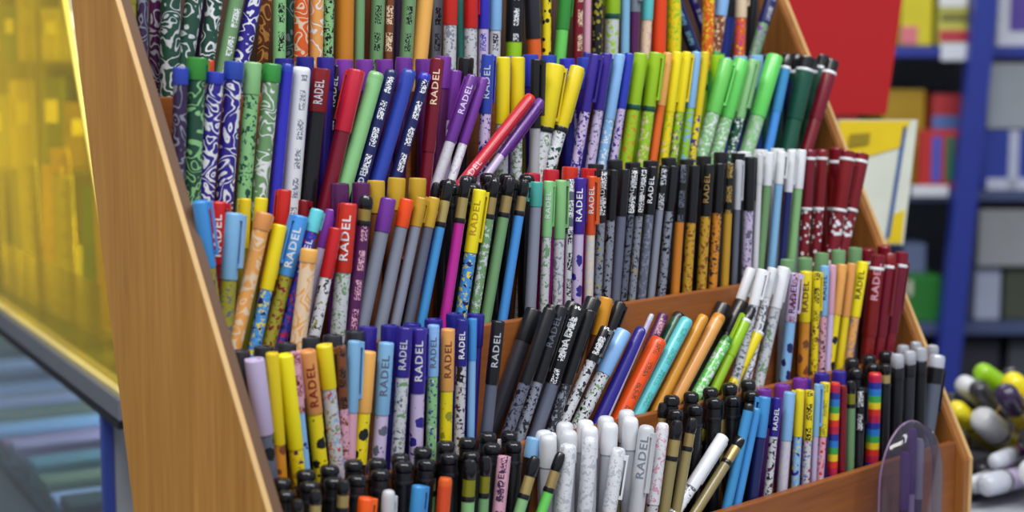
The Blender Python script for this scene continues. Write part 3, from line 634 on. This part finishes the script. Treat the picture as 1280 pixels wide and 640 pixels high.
# ------------------------------------------------------------------ markers piled in a tray right of the rack
TZ = -.36
tray = empty('marker_tray', (1.25, .73, EYE+TZ)); tag(tray, 'dark shallow tray right of the rack, heaped with thick markers', 'tray')
q0 = on_z(1186, 640, TZ); q1 = on_z(1290, 597, TZ)
ex = (q1-q0); ex.z = 0; trw = .34; ex.normalize(); ey = Vector((-ex.y, ex.x, 0))
tray.location = q0; tray.rotation_euler = (0, 0, math.atan2(ex.y, ex.x))
TRD = .11
bm = box_bm(0, trw, 0, TRD, .0006, .004); bm_obj('tray_floor', bm, plain('dark tray', (40, 40, 48), .5), tray)
for (a, b, c, d) in ((0, trw, 0, .004), (0, trw, TRD-.004, TRD), (0, .004, .0042, TRD-.0042), (trw-.004, trw, .0042, TRD-.0042)):
    bm_obj('tray_wall', box_bm(a, b, c, d, .0042, .02, .0008), plain('dark tray', (40, 40, 48), .5), tray)
mk = [ # px, py of the end facing us, extra depth, radius, cap, barrel
 (1238,565,.0,.0122,'white','white'),(1209,580,.0,.0095,'silver','lavender'),(1272,585,.01,.0095,'charcoal','purple'),(1268,548,.0,.0105,'charcoal','black'),
 (1207,556,.015,.0088,'silver','white'),(1222,535,.01,.009,'black','black'),(1249,523,.005,.0115,'white','yellow'),(1210,512,.02,.009,'yellow','yellow'),
 (1283,523,.02,.0105,'charcoal','yellow'),(1240,501,.012,.010,'darkpurple','yellow'),(1213,489,.03,.009,'white','yellow'),(1228,474,.035,.009,'lime','yellow'),
 (1256,489,.03,.010,'yellow','yellow'),(1274,496,.03,.0095,'ochre','yellow'),(1198,470,.04,.0085,'charcoal','black'),(1286,560,.0,.009,'silver','plum'),
 (1262,590,-.004,.007,'charcoal','slate'),(1205,592,.0,.008,'offwhite','silver'),(1288,478,.04,.010,'white','yellow'),(1225,594,-.002,.007,'silver','plum')]
rnd = random.Random(5)
segs = []
for k, (px, py, dd, r, cap, body) in enumerate(mk):
    E_ = on_d(px, py, 1.27+dd)
    tgt = E_ + RT*(.052+rnd.uniform(-.02, .02)) + FH*(.05+rnd.uniform(-.02, .02)); tgt.z = max(E_.z-.045, EYE+TZ+.006+r)
    segs.append([E_, (E_-tgt).normalized(), r])
ML = .082
for it in range(60):
    for i in range(len(segs)):
        for j in range(i):
            a, b = segs[i], segs[j]; best = None
            for s1 in range(6):
                for s2 in range(6):
                    p = a[0]-a[1]*ML*s1/5; q = b[0]-b[1]*ML*s2/5; dv = (p-q)
                    if best is None or dv.length < best.length: best = dv
            need = a[2]+b[2]+.0004 - best.length
            if need > 0:
                dirv = (FH*(1 if a[0].dot(FH) > b[0].dot(FH) else -1)*.8 + best.normalized()*.6).normalized()
                a[0] = a[0]+dirv*need*.4; b[0] = b[0]-dirv*need*.4
    for a in segs:
        lowz = min(a[0].z, (a[0]-a[1]*ML).z)-a[2]-(EYE+TZ+.0045)
        if lowz < 0: a[0] = a[0]-Vector((0, 0, lowz))
for k, (px, py, dd, r, cap, body) in enumerate(mk):
    E_, ax, _ = segs[k]; L = ML; base = E_-ax*L
    y = (FH-ax*FH.dot(ax)).normalized(); x = y.cross(ax)
    g = empty('marker', base, Matrix((x, y, ax)).transposed())
    lathe('barrel', [(r*.7, 0), (r*.92, .002), (r*.92, L*.55)], mat(body), g, 18)
    lathe('cap', [(r*.98, L*.55), (r, L*.56), (r*.96, L-.007), (r*.82, L-.003), (r*.55, L-.0008), (.0004, L)], mat(cap), g, 18)
    lathe('band', [(r*.99, L*.58), (r*1.03, L*.585), (r*1.03, L*.61), (r*.99, L*.615)], mat('black' if cap != 'charcoal' else 'gold', .3), g, 18)
    side = 'topmost' if py < 500 else 'middle' if py < 550 else 'lowest'
    near = 'next to the rack' if px < 1225 else 'mid tray' if px < 1262 else 'tray right side'
    tag(g, f'thick {W(body)} marker with {W(cap)} rounded cap, {side} of heap, {near}', 'marker', 'thick markers heaped in the tray')

# ------------------------------------------------------------------ glass display case behind and left
CT = -.25
c0 = on_z(148, 500, CT); c1 = on_z(0, 391, CT)
e1 = (c1-c0); e1.z = 0; e1.normalize(); e2 = Vector((e1.y, -e1.x, 0))     # e1 along the near left face, e2 along the hidden front
ca = math.atan2(e2.y, e2.x)
LW, LD = .66, 1.15
case = empty('display_case', (c0.x, c0.y, 0), Matrix.Rotation(ca, 3, 'Z')); tag(case, 'glass display case with grey top rim and blue corner post', 'display case')
GR = plain('grey rim', (128, 132, 146), .35); BLUE = plain('blue post', (62, 84, 176), .4); LG = plain('pale grey panel', (176, 182, 192), .5)
DK = plain('dark seal', (22, 26, 38), .5)
top = EYE+CT
bm_obj('top_rim', box_bm(0, .022, 0, LD, top-.016, top, .001), GR, case)
bm_obj('top_rim', box_bm(.0222, LW, 0, .02, top-.016, top, .001), GR, case)
bm_obj('rim_seal', box_bm(-.001, .02, -.001, LD, top-.0215, top-.0162), DK, case)
bm_obj('top_plate', box_bm(.0224, LW, .0202, LD, top-.007, top-.0005), clear('case top glass', (225, 235, 238), .92, .04, (150, 160, 160)), case)
bm_obj('corner_post', box_bm(.0005, .009, .052, .061, .05, top-.0217, .001), BLUE, case)
bm_obj('front_panel', box_bm(.0092, LW, .053, .059, .05, top-.0162), LG, case)
bm_obj('side_glass', box_bm(.003, .006, .0622, LD, .40, top-.022), clear('case glass', (224, 234, 240), .93, .04, (130, 150, 165)), case)
bm_obj('back_panel', box_bm(0, LW, LD, LD+.012, .05, top-.001), LG, case)
bm_obj('end_panel', box_bm(LW+.0002, LW+.012, 0, LD, .05, top), LG, case)
bm_obj('plinth', box_bm(.0, LW, .05, LD, 0, .05), DK, case)
bm_obj('lower_panel', box_bm(.003, .014, .0624, LD, .0505, .399), LG, case)
SZ = EYE-.42
bm_obj('shelf', box_bm(.0145, LW-.002, .0625, LD-.002, SZ-.012, SZ-.001), plain('shelf board', (84, 92, 110), .5), case)
# long boxes laid side by side on its shelf, ends seen through the glass
bc = [(118,130,158),(70,72,92),(140,150,178),(120,84,128),(60,70,72),(150,160,190),(112,124,96),(92,130,140),(64,58,80),(150,132,160),(128,74,100),(120,150,180),(90,96,84),(80,100,150),(130,130,150)]
bn = ['pale blue','slate','light grey-blue','mauve','dark green-grey','lilac-grey','olive','teal','dark plum','pink-grey','wine red','sky grey','khaki','blue','stone grey']
Minv = case.matrix_world.inverted() if False else Matrix.Rotation(-ca, 4, 'Z') @ Matrix.Translation((-c0.x, -c0.y, 0))
for k in range(24):
    k0 = k; dep = .066 + .0465*k; k = k % 15
    if k0 > 22: break
    bw = .032 + (k % 3)*.003; bh = .014 + (k*7 % 5)*.003 + (.012 if k0 > 14 else 0)
    g = empty('pencil_box', Vector((c0.x, c0.y, SZ)) + e2*.02 + e1*(dep+.018), Matrix.Rotation(ca + .03*math.sin(k*2.1), 3, 'Z'))
    m = plain('box ' + bn[k], bc[k], .3, coat=.5)
    bm_obj('box_body', box_bm(0, .24, -bw/2, bw/2, 0.0002, bh, .003), m, g)
    bm_obj('box_lid', box_bm(-.0015, .2415, -bw/2-.0012, bw/2+.0012, bh*.68, bh+.0018, .002), plain('lid ' + bn[k], tuple(min(255, int(v*1.25)) for v in bc[k]), .25, coat=.6), g)
    tag(g, f'long {bn[k]} pencil box lying on the shelf inside the glass case', 'pencil box', 'pencil boxes inside the glass case')

def fbox(name, x0, y0, x1, y1, d0, d1, m, parent, y_abs=None, bev=.002, zlow=None):
    """box facing the view direction: pixel extent measured on the plane at distance d0"""
    a = on_d(x0, y1, d0); b = on_d(x1, y0, d0)
    cx = (a+b)/2; hw = (Vector((b.x-a.x, b.y-a.y, 0)).length)/2
    z0, z1 = (a.z if zlow is None else zlow), b.z
    bm = box_bm(-hw, hw, 0, d1-d0, z0, z1, bev)
    rot = Matrix.Rotation(YAW-math.pi/2, 4, 'Z')
    bm.transform(Matrix.Translation((cx.x, cx.y, 0)) @ rot)
    bm.transform(Matrix.Translation(-parent.location))
    return bm_obj(name, bm, m, parent)
# ------------------------------------------------------------------ yellow acrylic screen on the case, things behind it
yel = clear('yellow acrylic', (248, 232, 84), .84, .12, (226, 200, 20))
scr = empty('acrylic_screen', (c0.x, c0.y, top), Matrix.Rotation(ca, 3, 'Z')); tag(scr, 'transparent yellow acrylic screen standing on the case left of the rack', 'screen')
def scr_y(px, py):          # intersection of a viewing ray with the screen's plane, in screen coordinates (along, up)
    d = ray(px, py); n = e2; t = (c0 + e2*.01 - CAM).dot(n)/d.dot(n); p = CAM + d*t; return (p-c0).dot(e1), p.z-top
a0 = scr_y(79, 0); a1 = scr_y(113, 200)
sl = (a1[0]-a0[0])/(a1[1]-a0[1])
def ed(z): return a0[0] + sl*(z-a0[1])
pts = [(ed(0.001), .001), (1.0, .001), (1.0, .40), (ed(.40), .40)]
bm = bmesh.new(); A = [bm.verts.new((.009, y, z)) for y, z in pts]; B = [bm.verts.new((.012, y, z)) for y, z in pts]
bm.faces.new(A); bm.faces.new(B[::-1])
for i in range(4): bm.faces.new((A[i], B[i], B[(i+1) % 4], A[(i+1) % 4]))
bm_obj('sheet', bm, yel, scr)
bm = bmesh.new(); w = .0045
q = [(ed(.001)-w, .001), (ed(.001)-.0002, .001), (ed(.40)-.0002, .40), (ed(.40)-w, .40)]
A = [bm.verts.new((.0085, y, z)) for y, z in q]; B = [bm.verts.new((.0125, y, z)) for y, z in q]
bm.faces.new(A); bm.faces.new(B[::-1])
for i in range(4): bm.faces.new((A[i], B[i], B[(i+1) % 4], A[(i+1) % 4]))
bm_obj('sheet_edge', bm, plain('painted acrylic edge glow', (255, 226, 30), .25, noise_amt=.02), scr)  # edge glow of the acrylic painted as plain bright yellow, no emission
bm_obj('foot_strip', box_bm(.002, .0084, .0, 1.0, .0003, .004), plain('pale foot strip', (226, 214, 160), .4), scr)
# rulers standing in a clear holder and an organiser with packs, both behind the screen
clr = clear('organiser plastic', (232, 232, 225), .7, .12, (214, 210, 196))
wb = plain('ruler wood', (220, 190, 130), .5)
RUL = [(14, 1.60, 205, -.03, 'pale grey'), (34, 1.57, 212, .04, 'wooden'), (52, 1.53, 225, .0, 'white'), (60, 1.66, 190, -.05, 'wooden'), (84, 1.44, 240, .03, 'green'), (104, 1.38, 228, -.02, 'wooden')]
def on_top(px, d): p = on_d(px, 320, d); p.z = top; return p
hold = empty('ruler_holder', on_top(50, 1.56)); tag(hold, 'low clear trough holding rulers behind the acrylic screen', 'holder')
tro = (on_top(112, 1.36)-on_top(6, 1.62)); ta = math.atan2(tro.y, tro.x); hold.rotation_euler = (0, 0, ta); hold.location = on_top(6, 1.62) + e2*.024
bm_obj('trough_wall', box_bm(-.03, tro.length+.01, -.020, -.018, .0005, .05, .0003), clr, hold)
bm_obj('trough_wall', box_bm(-.03, tro.length+.01, .042, .044, .0005, .05, .0003), clr, hold)
bm_obj('trough_floor', box_bm(-.03, tro.length+.01, -.0178, .0418, .0005, .0025), clr, hold)
for k, (px, d, ytop, tilt, cn) in enumerate(RUL):
    b0 = on_top(px, d) + e2*.022; hh = on_d(px, ytop, d).z - top
    g = empty('ruler', b0 + Vector((0, 0, .0035)), Matrix.Rotation(YAW-math.pi/2, 3, 'Z') @ Matrix.Rotation(tilt, 3, 'Y'))
    cm = {'wooden': wb, 'white': plain('ruler white', (232, 230, 214), .4), 'pale grey': plain('ruler grey', (190, 192, 188), .4), 'green': plain('ruler green', (110, 160, 90), .4)}[cn]
    bm_obj('blade', box_bm(-.010, .010, 0, .002, .0, hh, .0004), cm, g)
    bm = bmesh.new()
    for j in range(int(hh/.004)-2): box_bm(.002 if j % 5 else -.001, .0095, -.0004, -.0001, .006+.004*j, .0072+.004*j, 0, bm)
    bm_obj('scale_marks', bm, mat('charcoal', .5), g)
    tag(g, f'{cn} ruler in the clear trough behind the yellow screen, {["leftmost", "second from left", "third from left", "fourth from left", "second from the rack", "nearest the rack"][k]}', 'ruler', 'rulers behind the acrylic screen')
org = empty('desk_organiser', on_top(60, 1.80)); tag(org, 'two-shelf clear organiser full of packs behind the yellow screen', 'organiser')
OD = 1.76
for y in (78, 212): fbox('shelf_plate', -44, y, 124, y+5, OD, OD+.12, clr, org, bev=0)
for x in (-44, 44, 121): fbox('upright_plate', x, -60, x+3, 340, OD+.0005, OD+.1195, clr, org, bev=0, zlow=top+.0005)
PK = [(-38, 12, 118, 211, (150, 150, 120), 'grey-green'), (14, 42, 100, 211, (196, 186, 140), 'cream'), (50, 78, 96, 211, (96, 110, 70), 'dark green'), (80, 118, 128, 211, (150, 130, 70), 'mustard'),
      (-38, 0, -10, 77, (120, 110, 70), 'brown'), (2, 20, 6, 77, (90, 120, 70), 'leaf green'), (22, 42, -16, 77, (206, 196, 150), 'ivory'), (50, 74, 10, 77, (190, 184, 160), 'stone'), (76, 118, -6, 77, (180, 176, 150), 'pale grey')]
for k, (x0, x1, y0, y1, rgb, nm) in enumerate(PK):
    zl = on_d(0, 78 if y1 < 100 else 212, OD).z + .0006
    g = empty('paper_pack', on_d((x0+x1)/2, y1, OD+.01)); g.location.z = zl
    fbox('wrapper', x0, y0, x1, y1, OD+.006, OD+.09, plain('pack '+nm, rgb, .6), g, zlow=zl)
    fbox('pack_label', x0+(x1-x0)*.25, y0+(y1-y0)*.25, x0+(x1-x0)*.75, y0+(y1-y0)*.5, OD+.0045, OD+.0056, plain('pack label', (226, 220, 190), .6), g, bev=0)
    tag(g, f'{nm} pack on the {"upper" if y1 < 100 else "lower"} shelf of the organiser behind the yellow screen', 'pack', 'packs in the organiser')

# ------------------------------------------------------------------ red board and booklet right of the rack, on the case
def plate(name, corners, thick, m, parent):
    """corners tl,tr,br,bl world; thickness away from the camera"""
    c = [Vector(v) for v in corners]; n = (c[1]-c[0]).cross(c[3]-c[0]).normalized()
    if n.dot(FH) < 0: n = -n
    vs = c + [v+n*thick for v in c]; o = parent.location
    fs = [(0,1,2,3),(7,6,5,4),(0,4,5,1),(1,5,6,2),(2,6,7,3),(3,7,4,0)]
    return mesh_obj(name, [v-o for v in vs], fs, m, parent)
D1 = 1.47
stand = empty('riser_box', on_d(1045, 320, 1.45)*1.0); stand.location.z = top
tag(stand, 'small grey riser box on the case, behind the right panel', 'box')
zs = on_d(1120, 306, 1.44).z - .0006
bm = box_bm(-.045, .02, -.05, .05, .0003, zs-top, .002); o_ = bm_obj('riser_body', bm, plain('riser grey', (120, 118, 120), .6), stand); o_.rotation_euler = (0, 0, YAW-math.pi/2)
bm = box_bm(-.046, .021, -.051, .051, (zs-top)*.7, (zs-top)-.001, .001); o_ = bm_obj('riser_lid', bm, plain('riser lid', (104, 102, 108), .6), stand); o_.rotation_euler = (0, 0, YAW-math.pi/2)
RED = plain('red board', (172, 16, 22), .85, noise_amt=.05, scale=12)
tl = on_d(955, -60, D1); tr = on_d(1136, -60, D1); br = on_d(1108, 143, D1); bl_ = on_d(1040, 143, D1)
rb = empty('red_board', br); tag(rb, 'plain red rigid board standing behind the yellow and white booklet', 'board')
low = on_d(1100, 306, D1).z + .0004
lowc = [Vector((p.x, p.y, low)) for p in (on_d(1035, 306, D1), on_d(1072, 306, D1))]
plate('board_sheet', [tl, tr, br, on_d(955, 143, D1)], .003, RED, rb)
plate('board_foot', [on_d(1035, 143.5, D1+.001), on_d(1072, 143.5, D1+.001), lowc[1], lowc[0]], .003, plain('board foot', (130, 30, 34), .6), rb)
bk = empty('booklet', on_d(1120, 306, 1.44)); tag(bk, 'booklet with yellow top, white cover and blue stripe, right of the rack', 'booklet')
D2 = 1.435
def pl(px, py): return on_d(px, py, D2)
TLc, TRc, BRc, BLc = (1048, 150), (1147, 150), (1129, 306), (1046, 306)
plate('cover', [pl(*TLc), pl(*TRc), pl(*BRc), pl(*BLc)], .006, plain('cover white', (214, 218, 206), .4), bk)
def lerp(a, b, t): return (a[0]+(b[0]-a[0])*t, a[1]+(b[1]-a[1])*t)
D2 = 1.434
plate('yellow_header', [pl(1049, 151), pl(1138, 151), pl(1126, 184), pl(1049, 206)], .0006, plain('cover yellow', (226, 196, 28), .4), bk)
plate('blue_stripe', [pl(1129, 158), pl(1134, 158), pl(1112, 298), pl(1107, 298)], .0006, plain('cover blue', (50, 90, 150), .4), bk)
plate('yellow_corner', [pl(1117, 268), pl(1131, 262), pl(1127, 304), pl(1108, 304)], .0006, plain('cover yellow', (226, 196, 28), .4), bk)
D2 = 1.4325
plate('title_mark', [pl(1062, 168), pl(1088, 166), pl(1086, 180), pl(1060, 184)], .0004, plain('title olive', (150, 130, 24), .5), bk)

# ------------------------------------------------------------------ shop shelving in the background
BD = 2.7
def sp(px, py, d=BD): return on_d(px, py, d)
SB = plain('blue shelving', (40, 56, 148), .4); SHEL = empty('shelving_unit', sp(1190, 320)); SHEL.location.z = 0
tag(SHEL, 'blue metal shop shelving unit with grey back panels in the background', 'shelving')
# leaning upright
u0, u1 = on_d(1238, -40, BD-.02), on_d(1176, 560, BD-.02)
lean = (u0-u1).normalized(); foot = u1 - lean*(u1.z/lean.z)
side = RT*.019
def upr(off):
    vs = []
    for p in (foot, u0+lean*.25):
        for s, dq in ((-1, 0), (1, 0), (1, 1), (-1, 1)): vs.append(p + side*s + off + FH*.03*dq - SHEL.location)
    mesh_obj('upright', vs, [(0,1,2,3),(7,6,5,4),(0,4,5,1),(1,5,6,2),(2,6,7,3),(3,7,4,0)], SB, SHEL)
upr(Vector((0, 0, 0))); upr(RT*.62); upr(-RT*.62)
for y in (-70, 58, 238, 405, 560):
    fbox('shelf_board', 700, y, 1690, y+14, BD+.012, BD+.38, SB if y < 100 else plain('hazed shelf', (66, 78, 116), .5), SHEL)  # haze over the lower boards put into a greyer, darker blue
fbox('back_panel', 700, -120, 1690, 1000, BD+.385, BD+.40, plain('shelf back grey', (122, 128, 136), .6), SHEL)
def thing_box(x0, y0, x1, y1, rgb, nm, label, cat='box', dep=.2, d=BD+.03, stripe=None, name='product_box', grp='goods on the background shelves'):
    zl = on_d((x0+x1)/2, {57:58, 238:238, 405:405, 560:560}.get(y1, y1), BD+.012).z + .0012 if d > BD+.01 and y1 in (57, 238, 405, 560) else None
    g = empty(name, on_d((x0+x1)/2, y1, d))
    if zl: g.location.z = zl
    fbox('carton', x0, y0, x1, y1, d, d+dep, plain('goods '+nm, rgb, .5), g, zlow=zl)
    for k, (a, b, c_, e_, col) in enumerate(stripe or []):
        fbox('printed_panel', x0+(x1-x0)*a, y0+(y1-y0)*b, x0+(x1-x0)*c_, y0+(y1-y0)*e_, d-.002, d-.0004, plain(f'goods {nm} {k}', col, .5), g, bev=0)
    tag(g, label, cat, grp); return g
Yw, Wh, Bl = (222, 206, 40), (214, 218, 226), (44, 64, 160)
thing_box(1126, -40, 1168, 57, (214, 200, 40), 'yl', 'yellow carton with pink foot on upper shelf beside the red board', stripe=[(.0, .75, .5, .98, (220, 120, 130)), (.2, .05, .8, .3, (150, 150, 40))])
thing_box(1172, -40, 1212, 57, (200, 198, 90), 'yw', 'yellow carton with white and red bands on upper shelf', stripe=[(.05, .35, .95, .5, (230, 230, 226)), (.05, .8, .95, .95, (190, 60, 70)), (.1, .58, .9, .68, (120, 120, 60))])
thing_box(1176, 54, 1211, 76, Wh, 'tag', 'white price card on the shelf edge left of the blue upright', 'price card', .003, BD+.004, name='price_card', grp=None)
thing_box(1100, 112, 1157, 238, (196, 158, 36), 'or', 'orange-yellow box behind the booklet on the second shelf', d=BD+.10)
thing_box(1163, 118, 1207, 238, (196, 60, 66), 'rd', 'red box with light blue band standing behind the striped book', stripe=[(.05, .22, .95, .36, (96, 130, 200))], d=BD+.07)
thing_box(1148, 163, 1201, 238, (190, 44, 44), 'bk', 'red book with slanted blue and green stripes on the second shelf', 'book', .02, BD+.02, stripe=[(.3, .1, .55, .85, (70, 90, 190)), (.62, .1, .85, .85, (40, 110, 80))], name='book')
thing_box(1139, 232, 1186, 246, Wh, 'tg2', 'white price strip under the red striped book', 'price card', .003, BD+.004, name='price_card', grp=None)
thing_box(1246, -40, 1296, 58, (214, 216, 226), 'wp', 'white and purple package right of the blue upright on upper shelf', stripe=[(.32, .0, .98, .8, (92, 70, 160))])
thing_box(1234, 78, 1330, 161, (160, 166, 174), 'gp', 'light grey carton right of the blue upright, under the purple package')
thing_box(1226, 163, 1300, 238, Bl, 'bb', 'blue box with vertical white stripe right of the blue upright', stripe=[(.45, .0, .66, .99, (190, 196, 220)), (.1, .8, .95, .99, (200, 204, 220))])
thing_box(1222, 262, 1320, 333, (150, 152, 156), 'gc', 'grey-white carton under the blue striped box')
thing_box(1218, 334, 1252, 405, (168, 176, 200), 'wl', 'pale blue-grey pack right of the upright on the low shelf', d=BD+.05)
thing_box(1254, 334, 1330, 405, (74, 80, 66), 'gw', 'dull green-grey pack on the low shelf at the frame edge', d=BD+.05)
thing_box(1128, 305, 1158, 345, (110, 124, 164), 'lb', 'pale blue pack just right of the dark red pens', d=BD+.08)
thing_box(1134, 345, 1177, 405, (38, 118, 44), 'gn', 'green box on the low shelf left of the blue upright', stripe=[(.0, .1, .15, .4, (210, 210, 190))])
thing_box(1196, 425, 1250, 560, (46, 46, 58), 'd1', 'dark carton on the lowest shelf right of the rack', d=BD+.06)
thing_box(1256, 425, 1340, 560, (72, 76, 84), 'd2', 'grey carton on the lowest shelf at the frame edge', d=BD+.06)
thing_box(1100, 440, 1176, 560, (40, 40, 54), 'd3', 'near-black carton on the lowest shelf left of the blue upright', d=BD+.06)

# ------------------------------------------------------------------ room
def quad(name, vs, m):
    o = mesh_obj(name, vs, [(0, 1, 2, 3)], m); o['kind'] = 'structure'; return o
quad('floor', [(-3, -3, 0), (7, -3, 0), (7, 7, 0), (-3, 7, 0)], plain('floor tiles', (120, 116, 112), .4, scale=3))
w0 = FH*3.5; a = w0 - RT*3.2; b = w0 + RT*3.4
quad('wall_back', [(a.x, a.y, 0), (b.x, b.y, 0), (b.x, b.y, 2.8), (a.x, a.y, 2.8)], plain('wall paint', (150, 148, 138), .8, scale=4))

# ------------------------------------------------------------------ light and camera
wd = bpy.data.worlds.new('World'); bpy.context.scene.world = wd; wd.use_nodes = True
bgn = wd.node_tree.nodes['Background']; bgn.inputs[0].default_value = (.80, .88, 1, 1); bgn.inputs[1].default_value = .35
def area(name, loc, target, size, sy, power, col):
    l = bpy.data.lights.new(name, 'AREA'); l.shape = 'RECTANGLE'; l.size = size; l.size_y = sy; l.energy = power; l.color = col
    o = bpy.data.objects.new(name, l); COL.objects.link(o); o.location = loc
    o.rotation_euler = (Vector(target)-Vector(loc)).to_track_quat('-Z', 'Y').to_euler(); return o
area('ceiling_light', (-.1, .1, 2.75), (.7, .7, 1.2), 1.5, .35, 31, (1, .97, .92))
area('ceiling_light', (.9, -.5, 2.75), (.8, .7, 1.2), .3, 1.4, 23, (.92, .96, 1))
area('ceiling_light', (1.5, 1.6, 2.75), (1.6, 1.8, .8), 1.4, .4, 20, (.95, .97, 1))
lc = c0 + e2*.35 + e1*.5
area('added_case_fill', (lc.x, lc.y, top-.05), (lc.x-e2.x*.3, lc.y-e2.y*.3, SZ), .03, .7, 7, (.95, .97, 1))  # lamp added to brighten the case interior, no fitting modelled
cd = bpy.data.cameras.new('Camera'); cam = bpy.data.objects.new('Camera', cd); COL.objects.link(cam)
cd.sensor_width = 36; cd.lens = FPX/1280*36; cd.clip_start = .02
cam.matrix_world = Matrix.Translation(CAM) @ Matrix((RT, UP, -FW)).transposed().to_4x4()
cd.dof.use_dof = True; cd.dof.focus_distance = .88; cd.dof.aperture_fstop = cd.lens/8.5; cd.dof.aperture_blades = 8
bpy.context.scene.camera = cam
vs_ = bpy.context.scene.view_settings; vs_.view_transform = 'Standard'; vs_.look = 'None'; vs_.exposure = 0
